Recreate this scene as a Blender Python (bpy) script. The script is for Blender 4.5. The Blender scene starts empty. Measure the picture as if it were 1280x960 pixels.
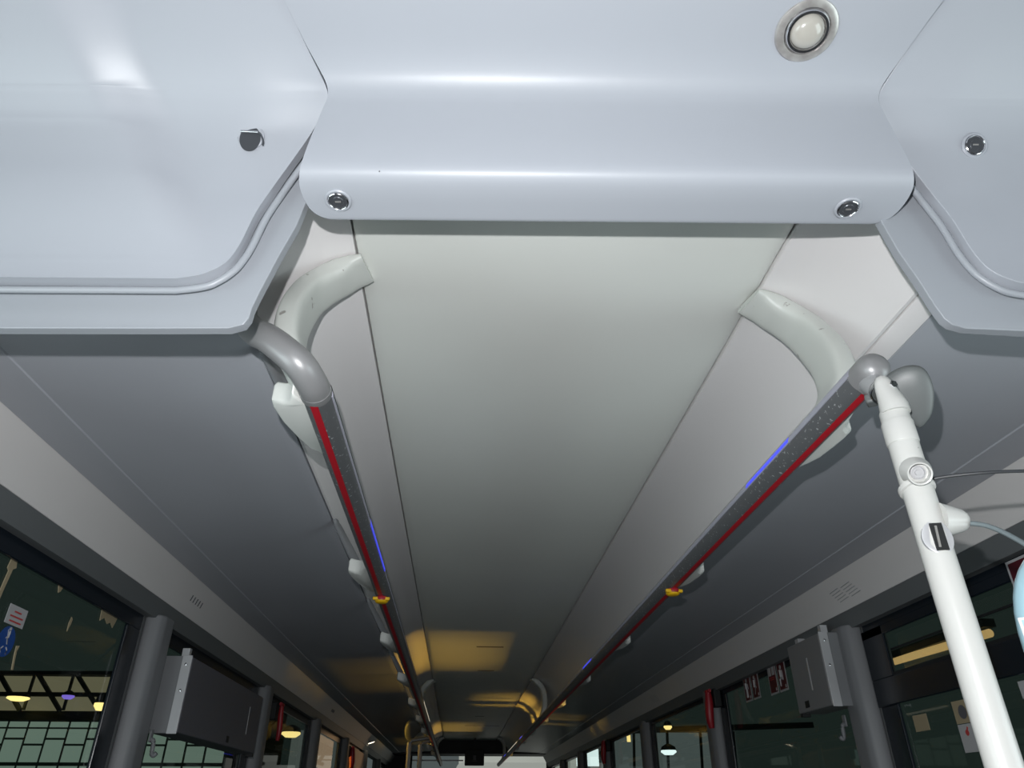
import bpy, bmesh, math, random
from mathutils import Vector, Matrix
random.seed(4)
C = bpy.context.scene.collection
CX, CZ = 0.173, 1.5          # camera offset from the bus centre line / eye height

# ------------------------------------------------------------------ materials
def mat(name, col, rough=.5, metal=0., spec=.5, noise=None, bump=None, emis=None, coat=0):
    m = bpy.data.materials.new(name); m.use_nodes = True
    nt = m.node_tree; N = nt.nodes; L = nt.links
    b = N['Principled BSDF']
    b.inputs['Base Color'].default_value = (*col, 1)
    b.inputs['Roughness'].default_value = rough
    b.inputs['Metallic'].default_value = metal
    b.inputs['Specular IOR Level'].default_value = spec
    b.inputs['Coat Weight'].default_value = coat
    tc = N.new('ShaderNodeTexCoord')
    if noise:                               # (scale, threshold lo, hi, other colour)
        sc, lo, hi, oc = noise
        n = N.new('ShaderNodeTexNoise'); n.inputs['Scale'].default_value = sc; n.inputs['Detail'].default_value = 5
        r = N.new('ShaderNodeValToRGB'); r.color_ramp.elements[0].position = lo; r.color_ramp.elements[1].position = hi
        r.color_ramp.elements[0].color = (*oc, 1); r.color_ramp.elements[1].color = (*col, 1)
        L.new(tc.outputs['Object'], n.inputs['Vector']); L.new(n.outputs['Fac'], r.inputs['Fac'])
        L.new(r.outputs['Color'], b.inputs['Base Color'])
    if bump:
        n = N.new('ShaderNodeTexNoise'); n.inputs['Scale'].default_value = bump[0]; n.inputs['Detail'].default_value = 3
        bp = N.new('ShaderNodeBump'); bp.inputs['Strength'].default_value = bump[1]; bp.inputs['Distance'].default_value = .001
        L.new(tc.outputs['Object'], n.inputs['Vector']); L.new(n.outputs['Fac'], bp.inputs['Height'])
        L.new(bp.outputs['Normal'], b.inputs['Normal'])
    if emis:
        b.inputs['Emission Color'].default_value = (*emis[0], 1); b.inputs['Emission Strength'].default_value = emis[1]
    return m

M = {}
M['locker'] = mat('grey_blue_plastic', (.315,.332,.365), .42, bump=(60,.12), noise=(3,.2,.7,(.302,.319,.352)))
M['locker_frame'] = mat('grey_plastic_frame', (.265,.282,.308), .42, bump=(60,.12))
M['ceil'] = mat('white_ceiling_laminate', (.80,.82,.78), .5, bump=(30,.08), noise=(2.2,.3,.7,(.77,.79,.755)))
M['ceil_side'] = mat('white_side_laminate', (.78,.76,.76), .55, bump=(30,.08))
M['duct'] = mat('grey_duct_laminate', (.44,.455,.495), .40, bump=(40,.1), noise=(2.5,.3,.7,(.42,.435,.475)))
M['vent'] = mat('warm_grey_strip', (.72,.70,.69), .5, bump=(50,.1))
M['dark_strip'] = mat('dark_grey_strip', (.13,.14,.145), .5)
M['black'] = mat('black_rubber', (.008,.009,.01), .6)
M['frit'] = mat('navy_black_frit', (.006,.010,.016), .25)
M['pillar'] = mat('grey_pillar_trim', (.19,.195,.205), .5, bump=(80,.15))
M['arch'] = mat('white_scuffed_casting', (.58,.60,.57), .38, noise=(38,.30,.335,(.28,.27,.25)))
M['bracket'] = mat('white_bracket_plastic', (.70,.71,.68), .35)
M['rail'] = mat('scratched_dark_grey_rail', (.105,.11,.115), .42, noise=(150,.34,.37,(.34,.35,.36)))
M['elbow'] = mat('satin_grey_elbow', (.27,.27,.275), .38, metal=.25)
M['red'] = mat('red_stripe', (.40,.012,.022), .42)
M['lens'] = mat('clear_light_strip', (.42,.42,.50), .35)
M['led'] = mat('blue_led_segment', (.05,.06,.4), .3, emis=((.06,.08,1.), .75))
M['ledw'] = mat('white_led_segment', (.6,.58,.5), .3, emis=((1,.93,.72), .55))
M['pole'] = mat('white_painted_pole', (.52,.52,.50), .3, noise=(22,.275,.29,(.07,.07,.08)))
M['polewhite'] = mat('white_pole_fitting', (.52,.52,.50), .33)
M['chrome'] = mat('chrome', (.68,.68,.70), .16, metal=1)
M['steel'] = mat('worn_steel', (.50,.49,.47), .32, metal=.6, noise=(60,.35,.6,(.38,.36,.35)))
M['dark_metal'] = mat('dark_lock_metal', (.08,.085,.095), .35, metal=.5)
M['lampglass'] = mat('frosted_lamp_glass', (.36,.345,.31), .22, coat=.5)
M['cover'] = mat('dark_grey_cover_plastic', (.125,.135,.135), .45)
M['cable'] = mat('grey_cable', (.14,.17,.18), .5)
M['darkcable'] = mat('black_cable', (.03,.033,.037), .5)
M['box'] = mat('dark_grey_display_case', (.12,.12,.14), .5, bump=(200,.2))
M['boxr'] = mat('mid_grey_display_case', (.20,.20,.205), .5, bump=(200,.2))
M['alu'] = mat('aluminium_bracket', (.50,.505,.52), .4, metal=.3)
M['hammer'] = mat('red_hammer_plastic', (.33,.012,.022), .4)
M['yellow'] = mat('yellow_clip', (.72,.42,.01), .35)
M['sticker_white'] = mat('sticker_white', (.42,.42,.43), .4)
M['sticker_red'] = mat('sticker_dark_red', (.075,.006,.012), .4)
M['ink_red'] = mat('ink_red', (.45,.05,.05), .5)
M['ink_dark'] = mat('ink_dark', (.10,.10,.11), .5)
M['sticker_blue'] = mat('sticker_blue', (.012,.06,.25), .4)
M['tape'] = mat('tan_tape_residue', (.33,.27,.17), .7)
M['floor'] = mat('grey_floor_vinyl', (.07,.07,.075), .6, bump=(120,.2))
M['wall'] = mat('grey_wall_trim', (.14,.145,.15), .55)
M['brown'] = mat('brown_partition', (.24,.12,.07), .5)
M['reader'] = mat('pale_blue_plastic', (.20,.31,.355), .2, coat=.4)
M['steelframe'] = mat('dark_green_steel', (.012,.020,.016), .6)
M['pane'] = mat('lit_greenish_pane', (.1,.12,.11), .5, emis=((.66,.88,.74), .20), noise=(1.5,.3,.7,(.07,.09,.08)))
M['pane_bright'] = mat('bright_pane', (.2,.24,.24), .5, emis=((.72,1.,.95), .42))
M['hallwall'] = mat('beige_hall_wall', (.2,.18,.12), .7, emis=((1.,.88,.55), .12), noise=(.8,.3,.7,(.15,.14,.1)))  # emission puts the hall lighting into the wall colour
M['greywall'] = mat('grey_hall_wall', (.2,.22,.22), .7, emis=((.75,.9,.9), .09), noise=(.6,.3,.7,(.12,.13,.13)))  # faint glow of its own in place of lamps lighting this wall
M['rearwhite'] = mat('glowing_white_wall', (.4,.42,.4), .7, emis=((.86,.9,.82), .34))  # wall and van brightness added as emission, no floodlight outside
M['lampwarm'] = mat('warm_lamp', (1,.8,.4), .5, emis=((1,.72,.26), 1.6))
M['lampwhite'] = mat('white_lamp', (1,1,1), .5, emis=((.85,.97,1.), 1.4))
M['lampviolet'] = mat('violet_lamp', (.2,.1,.8), .5, emis=((.28,.18,.85), .8))
M['tube'] = mat('orange_tube_lamp', (1,.6,.3), .5, emis=((1,.62,.24), .42))

def glass(name, tint, gl):
    m = bpy.data.materials.new(name); m.use_nodes = True
    nt = m.node_tree; N = nt.nodes; L = nt.links; N.clear()
    o = N.new('ShaderNodeOutputMaterial'); t = N.new('ShaderNodeBsdfTransparent'); g = N.new('ShaderNodeBsdfGlossy')
    t.inputs['Color'].default_value = (*tint, 1); g.inputs['Roughness'].default_value = .02
    g.inputs['Color'].default_value = (gl, gl, gl, 1)
    f0 = N.new('ShaderNodeFresnel'); f0.inputs['IOR'].default_value = 1.45
    ge = N.new('ShaderNodeNewGeometry'); f = N.new('ShaderNodeMath'); f.operation = 'MULTIPLY'; iv = N.new('ShaderNodeMath'); iv.operation = 'SUBTRACT'; iv.inputs[0].default_value = 1
    L.new(ge.outputs['Backfacing'], iv.inputs[1]); L.new(f0.outputs[0], f.inputs[0]); L.new(iv.outputs[0], f.inputs[1])
    mx = N.new('ShaderNodeMixShader')
    L.new(f.outputs[0], mx.inputs[0]); L.new(t.outputs[0], mx.inputs[1]); L.new(g.outputs[0], mx.inputs[2]); L.new(mx.outputs[0], o.inputs[0])
    return m
M['glass'] = glass('tinted_window_glass', (.90,.95,.92), .6)

# ------------------------------------------------------------------ helpers
def W(x, y, z): return Vector((x, y, z + CZ))        # bus frame: x from the centre line, y rearward, z above eye level
RA = math.atan(.055); FS = 1.2
def F(x, y, z):                                     # frame of the front bulkhead, which stands 3 degrees off square
    c, s = math.cos(RA)*FS, math.sin(RA)*FS
    return W(x*c + y*s - CX, y*c - x*s, z*FS)

def obj(name, verts, faces, m, parent=None, smooth=True, bevel=0, seg=2, angle=35):
    me = bpy.data.meshes.new(name)
    off = parent_world(parent) if parent else Vector((0,0,0))
    me.from_pydata([Vector(v) - off for v in verts], [], faces)
    bm = bmesh.new(); bm.from_mesh(me); bmesh.ops.recalc_face_normals(bm, faces=bm.faces); bm.to_mesh(me); bm.free()
    me.materials.append(M[m] if isinstance(m, str) else m)
    if smooth:
        for p in me.polygons: p.use_smooth = True
    o = bpy.data.objects.new(name, me); C.objects.link(o)
    if parent: o.parent = parent
    if bevel:
        b = o.modifiers.new('bevel', 'BEVEL'); b.width = bevel; b.segments = seg; b.limit_method = 'ANGLE'; b.angle_limit = math.radians(angle)
    if smooth:
        me.set_sharp_from_angle(angle=math.radians(50 if bevel else 40))
    return o

def parent_world(p):
    v = Vector(p.location)
    while p.parent: p = p.parent; v += Vector(p.location)
    return v

def thing(name, loc, label, cat, group=None, kind=None):
    o = bpy.data.objects.new(name, None); C.objects.link(o); o.location = loc; o.empty_display_size = .05
    if kind: o['kind'] = kind
    if label: o['label'] = label
    if cat: o['category'] = cat
    if group: o['group'] = group
    return o
def tag(o, label=None, cat=None, group=None, kind=None):
    for k, v in (('label',label),('category',cat),('group',group),('kind',kind)):
        if v: o[k] = v
    return o
def copy_tree(o, parent=None):
    c = o.copy(); C.objects.link(c); c.parent = parent
    for ch in list(o.children): copy_tree(ch, c)
    return c

class MB:
    def __init__(s): s.v = []; s.f = []
    def add(s, v, f):
        n = len(s.v); s.v += [Vector(a) for a in v]; s.f += [[i+n for i in q] for q in f]; return s
    def box(s, a, b, fn=W):
        x0,y0,z0 = a; x1,y1,z1 = b
        v = [fn(x,y,z) for z in (z0,z1) for y in (y0,y1) for x in (x0,x1)]
        return s.add(v, [[0,1,3,2],[4,6,7,5],[0,4,5,1],[2,3,7,6],[0,2,6,4],[1,5,7,3]])
    def bar(s, p, q, w, h=None, up=(0,0,1)):
        p = Vector(p); q = Vector(q); h = h or w
        d = (q-p).normalized(); u = Vector(up)
        if abs(d.dot(u)) > .98: u = Vector((1,0,0))
        r = d.cross(u).normalized(); u = r.cross(d).normalized()
        v = [a + r*(i*w/2) + u*(j*h/2) for a in (p,q) for i,j in ((-1,-1),(1,-1),(1,1),(-1,1))]
        return s.add(v, [[0,1,2,3],[4,7,6,5],[0,4,5,1],[1,5,6,2],[2,6,7,3],[3,7,4,0]])
    def sweep(s, path, sec, cap=True, up=(0,0,1)):
        """path: points; sec: f(i, t)->list of (a,b) offsets along side/up vectors"""
        path = [Vector(p) for p in path]; n = len(path); rings = []
        for i, p in enumerate(path):
            d = (path[min(i+1,n-1)] - path[max(i-1,0)]).normalized(); u = Vector(up)
            if abs(d.dot(u)) > .985: u = Vector((0,1,0))
            r = d.cross(u).normalized(); u2 = r.cross(d).normalized()
            rings.append([p + r*a + u2*b for a, b in sec(i/(n-1))])
        k = len(rings[0]); v = [q for R_ in rings for q in R_]; f = []
        for i in range(n-1):
            for j in range(k):
                f.append([i*k+j, i*k+(j+1)%k, (i+1)*k+(j+1)%k, (i+1)*k+j])
        if cap: f.append(list(range(k))[::-1]); f.append([(n-1)*k+j for j in range(k)])
        return s.add(v, f)
    def tube(s, path, r, k=20, cap=True):
        rf = r if callable(r) else (lambda t: r)
        return s.sweep(path, lambda t: [(math.cos(a)*rf(t), math.sin(a)*rf(t)) for a in [2*math.pi*j/k for j in range(k)]], cap)
    def lathe(s, c, axis, prof, k=32, side=None):
        """prof: (radius, height along axis)"""
        c = Vector(c); w = Vector(axis).normalized(); u = Vector((0,0,1)) if abs(w.z) < .9 else Vector((1,0,0))
        r = w.cross(u).normalized(); u = r.cross(w)
        rings = [[c + w*h + (r*math.cos(a) + u*math.sin(a))*max(rad,1e-5) for a in [2*math.pi*j/k for j in range(k)]] for rad, h in prof]
        v = [q for R_ in rings for q in R_]; f = []
        for i in range(len(prof)-1):
            for j in range(k): f.append([i*k+j, i*k+(j+1)%k, (i+1)*k+(j+1)%k, (i+1)*k+j])
        f.append(list(range(k))[::-1]); f.append([(len(prof)-1)*k+j for j in range(k)])
        return s.add(v, f)
    def obj(s, name, m, parent=None, **k): return obj(name, s.v, s.f, m, parent, **k)

def catmull(P, n=8):
    P = [Vector(p) for p in P]; Q = [P[0]*2-P[1]] + P + [P[-1]*2-P[-2]]; out = []
    for i in range(1, len(Q)-2):
        a,b,c,d = Q[i-1:i+3]
        for j in range(n):
            t = j/n
            out.append(.5*((2*b)+(c-a)*t+(2*a-5*b+4*c-d)*t*t+(3*b-a-3*c+d)*t**3))
    out.append(P[-1]); return out
def densify(rows, step):
    out = []
    for a, b in zip(rows, rows[1:]):
        d = math.hypot(b[0]-a[0], b[1]-a[1]); n = max(1, int(d/step))
        for j in range(n):
            t = j/n; out.append(tuple(x+(y-x)*t for x, y in zip(a, b)))
    out.append(rows[-1]); return out
def rowsolid(rows, thick, fn, side=0, ncol=2, facet=None):
    """rows (y,z,x0,x1): a sheet following a profile, each row its own extent, thickened behind it"""
    v = []; f = []; n = len(rows)
    for layer in (0,1):
        for i,(y,z,x0,x1) in enumerate(rows):
            a = rows[max(i-1,0)]; b = rows[min(i+1,n-1)]
            ty, tz = b[0]-a[0], b[1]-a[1]; l = math.hypot(ty,tz) or 1
            ny, nz = tz/l, -ty/l
            if (ny + nz) < 0: ny, nz = -ny, -nz
            for j in range(ncol+1):
                x = x0 + (x1-x0)*j/ncol
                e = facet(x, y, z) if facet else 0
                v.append(fn(x, y + ny*(thick*layer - e), z + nz*(thick*layer - e)))
    k = ncol+1; o = n*k
    for i in range(n-1):
        for j in range(ncol):
            q = [i*k+j, i*k+j+1, (i+1)*k+j+1, (i+1)*k+j]
            f.append(q); f.append([a+o for a in q[::-1]])
        f.append([i*k, (i+1)*k, (i+1)*k+o, i*k+o]); e = i*k+ncol; f.append([e, e+o, e+k+o, e+k])
    for j in range(ncol):
        f.append([j, j+o, j+1+o, j+1]); e = (n-1)*k+j; f.append([e, e+1, e+1+o, e+o])
    return v, f

def label_text(name, txt, loc, rot, size, m, parent):
    cu = bpy.data.curves.new(name, 'FONT'); cu.body = txt; cu.size = size; cu.extrude = .0004; cu.align_x = 'CENTER'; cu.align_y = 'CENTER'
    cu.materials.append(M[m]); o = bpy.data.objects.new(name, cu); C.objects.link(o); o.parent = parent
    o.location = Vector(loc) - parent_world(parent); o.rotation_euler = rot; return o

Y0, Y1 = -1.0, 12.2
YC = .735                                            # where the saloon ceiling starts, behind the bulkhead

# ------------------------------------------------------------------ the setting
def struct(name, mb, m, **k): return tag(mb.obj(name, m, **k), kind='structure')
struct('floor', MB().box((-1.25,Y0,-1.54),(1.25,Y1+.1,-1.5)), 'floor', smooth=False)
struct('ceiling', MB().box((-1.25,Y0,.955),(1.25,Y1+.1,.98)), 'black', smooth=False)       # roof shell
# ceiling lining, seen from below
pan = MB()
sec = [(-.392,.905),(-.392,.893),(-.389,.886),(-.380,.8815),(-.362,.8795),(-.33,.879),(0,.879),(.31,.879),(.345,.8795),(.366,.8815),(.380,.885),(.389,.8895),(.392,.895),(.392,.905)]
def extr(sec, y0, y1, closed=True, n=1):
    v = []; f = []; k = len(sec)
    for i in range(n+1):
        y = y0+(y1-y0)*i/n
        v += [W(x,y,z) for x,z in sec]
    for i in range(n):
        for j in range(k if closed else k-1): f.append([i*k+j, i*k+(j+1)%k, (i+1)*k+(j+1)%k, (i+1)*k+j])
    f.append(list(range(k))); f.append([n*k+j for j in range(k)][::-1])
    return v, f
struct('trim_1', MB().add(*extr(sec, YC, 11.7)), 'ceil')
def mirror(sec, s): return [(x*s, z) for x, z in sec]
num = 2
for s in (-1, 1):
    side = [(.394,.884),(.43,.8755),(.462,.860),(.492,.839),(.519,.812),(.540,.782),(.553,.755),(.5595,.738),(.566,.738),(.566,.92),(.394,.92)]
    struct('trim_%d'%num, MB().add(*extr(mirror(side,s), YC, 11.7)), 'ceil_side'); num += 1
    duct = [(.571,.737),(.5735,.7345),(.60,.7300),(.80,.7215),(1.016,.7125),(1.018,.7095),(1.118,.7065),(1.118,.76),(.571,.80)]
    if s > 0:
        d2 = [(.571,.7375),(.574,.735),(.600,.7265),(.608,.7255),(.608,.76),(.571,.76)]
        struct('trim_%d'%num, MB().add(*extr(d2, YC, 11.7)), 'ceil_side'); num += 1
        duct = [(.611,.730),(.613,.7275),(.64,.7265)] + duct[3:8] + [(.611,.80)]
    struct('trim_%d'%num, MB().add(*extr(mirror(duct,s), YC, Y1)), 'duct'); num += 1
    vent = [(1.1195,.7085),(1.121,.7060),(1.178,.604),(1.186,.604),(1.186,.76),(1.1195,.76)]
    t = struct('trim_%d'%num, MB().add(*extr(mirror(vent,s), YC, Y1)), 'vent'); num += 1
    # slots of the air vents in the strip
    sl = MB()
    nx, nz = -(.604-.706), (1.178-1.121)
    for yv in ((2.72, 6.1) if s < 0 else (2.42, 5.2)):
        for k in range(5):
            for r_ in ((0,) if s < 0 else (0,1)):
                t0 = .42 + .20*r_; t1 = t0 + .17
                y = yv - .055 + k*.028 + r_*.01
                if s > 0: t0 = .36 + .085*k; t1 = t0 + .03; y = yv + .02 - .085*r_ - .006*k
                a = W(s*(1.121+.057*t0), y, .706-.102*t0); b = W(s*(1.121+.057*t1), y + (.008 if s < 0 else .065), .706-.102*t1)
                sl.bar(a, b, .005 if s < 0 else .003, .0022)
    tag(sl.obj('vent_slot', 'ink_dark' if s < 0 else 'alu', t, smooth=False))
    low = [(1.180,.603),(1.200,.552),(1.26,.552),(1.26,.62),(1.188,.62)]
    struct('trim_%d'%num, MB().add(*extr(mirror(low,s), YC, Y1)), 'dark_strip'); num += 1
# side walls with window openings
pil = [-.62, .98, 2.56, 4.15, 5.75, 7.35, 8.95, 10.55, 11.95]
for s, nm in ((-1,'left'),(1,'right')):
    w = MB(); w.box((s*1.23,Y0,-1.5),(s*1.27,Y1,-.45)); w.box((s*1.23,Y0,.55),(s*1.27,Y1,.93))
    for y in pil: w.box((s*1.232,y-.06,-.45),(s*1.27,y+.06,.55))
    struct('wall_'+nm, w, 'wall', smooth=False)
w = MB(); w.box((-1.2,11.72,.70),(1.2,Y1,.93)); w.box((-1.2,Y1,-1.5),(1.2,Y1+.08,-.1)); w.box((-1.27,Y1,-.1),(-.86,Y1+.08,.75)); w.box((1.18,Y1,-.1),(1.27,Y1+.08,.75)); w.box((-1.2,Y1,.70),(1.2,Y1+.08,.93))
struct('wall_back', w, 'black', smooth=False)
w = MB(); w.box((-1.27,Y0-.06,-1.5),(1.27,Y0,-1.2)); w.box((-1.27,Y0-.06,.55),(1.27,Y0,.93))
struct('wall_front', w, 'wall', smooth=False)
# windows
wn = 1
for s in (-1, 1):
    for i in range(len(pil)-1):
        a, b = pil[i]+.06, pil[i+1]-.06
        if i == 6 and s < 0: 
            continue
        root = thing('window_%d'%wn, W(s*1.236,(a+b)/2,-.45), None, None, kind='structure'); wn += 1
        g = MB().box((s*1.240,a,-.45),(s*1.246,b,.55)); g.obj('glass_pane', 'glass', root, smooth=False)
        fr = MB()
        fz = .505 if s < 0 else .528
        fr.box((s*1.228,a,fz),(s*1.239,b,.56)); fr.box((s*1.228,a,-.45),(s*1.239,b,-.38))
        fr.box((s*1.228,a,-.38),(s*1.239,a+.05,fz)); fr.box((s*1.228,b-.10,-.38),(s*1.239,b,fz))
        fr.obj('frame', 'frit', root, smooth=False, bevel=.003)
        if s > 0 and i == 1:                       # hopper window beside the pole
            h = MB(); h.box((1.218,a,.29),(1.227,b,.372)); h.box((1.218,b-.135,.372),(1.227,b,.53)); h.box((1.218,a,.50),(1.227,b,.53))
            h.obj('hopper_frame', 'frit', root, smooth=False, bevel=.003)
            MB().box((1.221,a,.372),(1.224,b-.13,.382)).obj('rubber_seal', 'black', root, smooth=False)
            MB().box((1.222,b-.145,.375),(1.2265,b-.139,.50)).obj('hopper_edge', 'steelframe', root, smooth=False)
            MB().box((1.230,a,.448),(1.236,b-.13,.454)).obj('glazing_bar', 'black', root, smooth=False)
# pillars
for s in (-1, 1):
    for i, y in enumerate(pil[1:-1]):
        y = y + (.03 if s < 0 else .02); w0 = .070
        m = MB(); pts = [(1.232,-w0),(1.215,-w0),(1.185,-w0+.012),(1.172,-w0+.034),(1.172,w0-.034),(1.185,w0-.012),(1.215,w0),(1.232,w0)]
        v = [W(s*x, y+dy, z) for z in (-.45,.565) for x,dy in pts]; k = len(pts)
        m.add(v, [[j,(j+1)%k,k+(j+1)%k,k+j] for j in range(k)] + [list(range(k)), [k+j for j in range(k)]])
        struct('trim_%d'%num, m, 'pillar', bevel=.012, seg=4, angle=20); num += 1

# ------------------------------------------------------------------ front bulkhead
FC = .11
door_prof = [(.20,.748,.40),(.35,.740,.37),(.427,.728,.345),(.475,.716,.33),(.505,.704,.318),(.518,.697,.3125),(.525,.690,.311),(.532,.682,.314),(.550,.662,.330),(.560,.633,.347),(.570,.598,.367),(.574,.560,.382),(.578,.520,.392),(.579,.500,.399),(.579,.490,.405),(.579,.482,.414),(.579,.475,.428),(.579,.4705,.450)]
def smooth_prof(P, n=5):
    q = catmull([Vector(p) for p in P], n); return [tuple(v) for v in q]
def rotmat_from_normal(n):
    return Vector(n).normalized().to_track_quat('Z','Y')
def cam_lock(parent, p, n, r):
    """round cylinder lock: flange ring, recess and plug"""
    MB().lathe(p, n, [(r*1.22,-.002),(r*1.22,.0008),(r*1.12,.0022),(r*1.0,.0022),(r*.93,.0006),(r*.9,-.002)]).obj('lock_collar', 'locker', parent)
    ring = MB().lathe(p, n, [(r*.93,-.002),(r*.93,.0026),(r*.86,.0034),(r*.80,.0026),(r*.78,.001)]).obj('cylinder_lock', 'chrome', parent)
    MB().lathe(p, n, [(r*.80,-.001),(r*.80,.0016),(r*.5,.0018),(r*.45,.0026),(.0001,.0026)]).obj('lock_plug', 'dark_metal', ring)
    nn = Vector(n).normalized(); u = nn.cross(Vector((0,0,1))).normalized(); 
    MB().bar(Vector(p)+nn*.003-u*r*.25, Vector(p)+nn*.003+u*r*.25, r*.12, .001, up=nn).obj('key_slot', 'steel', ring, smooth=False)

for s in (-1, 1):
    lab = ('grey-blue overhead locker with a ring-pull flap at the front left corner' if s < 0 else
           'grey-blue overhead locker with a round key lock at the front right corner')
    root = thing('overhead_locker', F(FC+s*.6,.60,.42), lab, 'overhead locker', 'overhead lockers at the front')
    prof = smooth_prof(door_prof, 5)
    rows = [(y, z, FC+s*hw, FC+s*.98) for y, z, hw in prof]
    # bulge of the door: extra columns handled by rowsolid
    soft = {}                                       # away from its edge the door skin is rounder than its rim
    for i, (ry, rz, *_x) in enumerate(rows):
        sy = sz = sw = 0
        for (qy, qz, *_y), (py, pz, *_z) in zip(rows, rows[1:]):
            l = math.hypot(py-qy, pz-qz); d2 = (qy-ry)**2 + (qz-rz)**2; g = l*math.exp(-d2/(2*.038**2)); sy += g*qy; sz += g*qz; sw += g
        p0 = rows[max(i-1,0)]; p1 = rows[min(i+1,len(rows)-1)]; ty, tz = p1[0]-p0[0], p1[1]-p0[1]; l = math.hypot(ty,tz) or 1
        ny, nz = tz/l, -ty/l
        if ny + nz < 0: ny, nz = -ny, -nz
        end = min(1, math.hypot(ry-rows[-1][0], rz-rows[-1][1])/.05, math.hypot(ry-rows[0][0], rz-rows[0][1])/.05)
        soft[(ry,rz)] = (-((sy/sw-ry)*ny + (sz/sw-rz)*nz)*end, abs(_x[0]-FC))
    def ss(t): t = min(1, max(0, t)); return t*t*(3-2*t)
    def facet(x, y, z):                              # the door is folded along a soft diagonal ridge
        d = ss((abs(x-FC) - (.425 + .5*(z-.49)) + .035)/.075)
        e, edge = soft[(y,z)]
        return (.024 if x < FC else .006)*d*ss((z-.468)/.13) + e*ss((abs(x-FC)-edge)/.09)
    v, f = rowsolid(rows, .014, F, ncol=90, facet=facet)
    obj('locker_door', v, f, 'locker', root, bevel=.0035, seg=3, angle=40)
    # frame behind the door
    if s < 0: fr = [(.603,.4235,.62),(.603,.4245,.47),(.603,.4255,.395),(.603,.430,.380),(.602,.438,.3755),(.601,.449,.3745),(.600,.469,.370),(.597,.516,.357),(.594,.560,.343),(.590,.60,.335),(.583,.649,.30),(.573,.69,.295),(.545,.722,.295),(.46,.745,.30),(.35,.757,.30),(.05,.765,.30)]
    else:     fr = [(.603,.4285,.62),(.603,.4295,.43),(.603,.4315,.373),(.602,.436,.358),(.601,.443,.352),(.600,.460,.346),(.597,.491,.337),(.595,.529,.325),(.592,.568,.316),(.590,.60,.310),(.583,.649,.302),(.573,.69,.295),(.545,.722,.295),(.46,.745,.30),(.35,.757,.30),(.05,.765,.30)]
    fr = densify(fr, .02)
    v, f = rowsolid([(y, z, FC+s*hw, FC+s*1.02) for y, z, hw in fr], .012, F, ncol=3)
    fo = obj('locker_frame', v, f, 'locker_frame', root, bevel=.004, seg=3, angle=40)
    # raised bead running round the door on the frame
    bp = [(y+.009, z-.0085*min(1,max(0,(hw-.39)/.03)), FC+s*(hw-.0085*min(1,max(0,(.45-hw)/.06))) ) for y, z, hw in prof if z < .655] + [(.588,.4615,FC+s*.60),(.588,.4615,FC+s*.95)]
    MB().tube([F(x,y,z) for y,z,x in bp], .0046, 12).obj('raised_bead', 'locker_frame', fo)
    if s > 0:
        p = F(.533,.552,.650); n = (F(.533,.552-.9,.650-.50) - p).normalized(); p = p + n*.0035
        cam_lock(root, p, n, .0146)
    else:
        p = F(-.288,.551,.652); n = (F(-.288,.551-.9,.652-.33) - p).normalized()
        p = p + n*.0015
        u = n.cross(Vector((0,0,1))).normalized(); w = u.cross(n).normalized()
        d = MB().lathe(p, n, [(.0185,-.003),(.0185,.0006),(.0165,.0014),(.0158,-.002)]).obj('ring_pull', 'locker', root)
        q = p - w*.004
        rec = MB().lathe(q, n, [(.0135,.0006),(.0142,.0018),(.008,.0022),(.0001,.0022)], k=28)
        rec.v = [v_ + w*((v_-q).dot(w)*.30) for v_ in rec.v]; rec.obj('dark_recess', 'dark_metal', d)
        MB().tube([q + n*.004 + w*.0095 + u*.012, q + n*.0055 + w*.0075 - u*.012], .0018, 10).obj('hinge_pin', 'chrome', d)
        sg = -1 if (u.x > 0) else 1
        MB().tube(catmull([q + n*.005 + w*.0075 - u*sg*.012, q + n*.010 + w*.001 - u*sg*.0175, q + n*.012 - w*.008 - u*sg*.0215, q+n*.013 - w*.015 - u*sg*.022],4), .0014, 8).obj('ring_wire', 'dark_metal', d)

# header across the aisle
root = thing('header_panel', F(FC,.56,.57), 'wide grey-blue moulded header spanning the aisle between the lockers', 'header panel')
hp = [(.0,.742,.50),(.20,.741,.42),(.25,.739,.395),(.35,.731,.367),(.432,.720,.341),(.475,.7125,.328),(.500,.7035,.317),(.512,.6945,.3105),(.519,.683,.309),(.523,.668,.313),(.527,.645,.3185),(.531,.615,.3245),(.5335,.598,.3275),(.5355,.590,.329),(.539,.5845,.330),(.545,.5805,.3315),(.553,.578,.3325),(.565,.576,.332),(.580,.5745,.329),(.590,.5735,.323),(.596,.5730,.314),(.599,.5735,.306)]
rows = [(y,z,FC-hw,FC+hw) for y,z,hw in smooth_prof(hp,4)]
v, f = rowsolid(rows, .008, F, ncol=6)
obj('moulded_panel', v, f, 'locker', root, bevel=.0022, seg=3, angle=50)
back = MB(); back.box((FC-.300,.5975,.580),(FC+.300,.602,.755), F)
back.obj('rear_lip', 'locker', root, smooth=False)
for (x,y,z) in ((-.184,.571,.5752),(.381,.575,.5748)):
    p = F(x,y,z); n = F(x,y-.10,z-1) - p
    cam_lock(root, p, n, .0146)
MB().lathe(F(-.135,.538,.5853), F(-.135,.2,-.2)-F(-.135,.538,.5853), [(.0009,-.001),(.0009,.0006),(.0001,.0008)], k=8).obj('pinhole', 'ink_dark', root)
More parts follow.
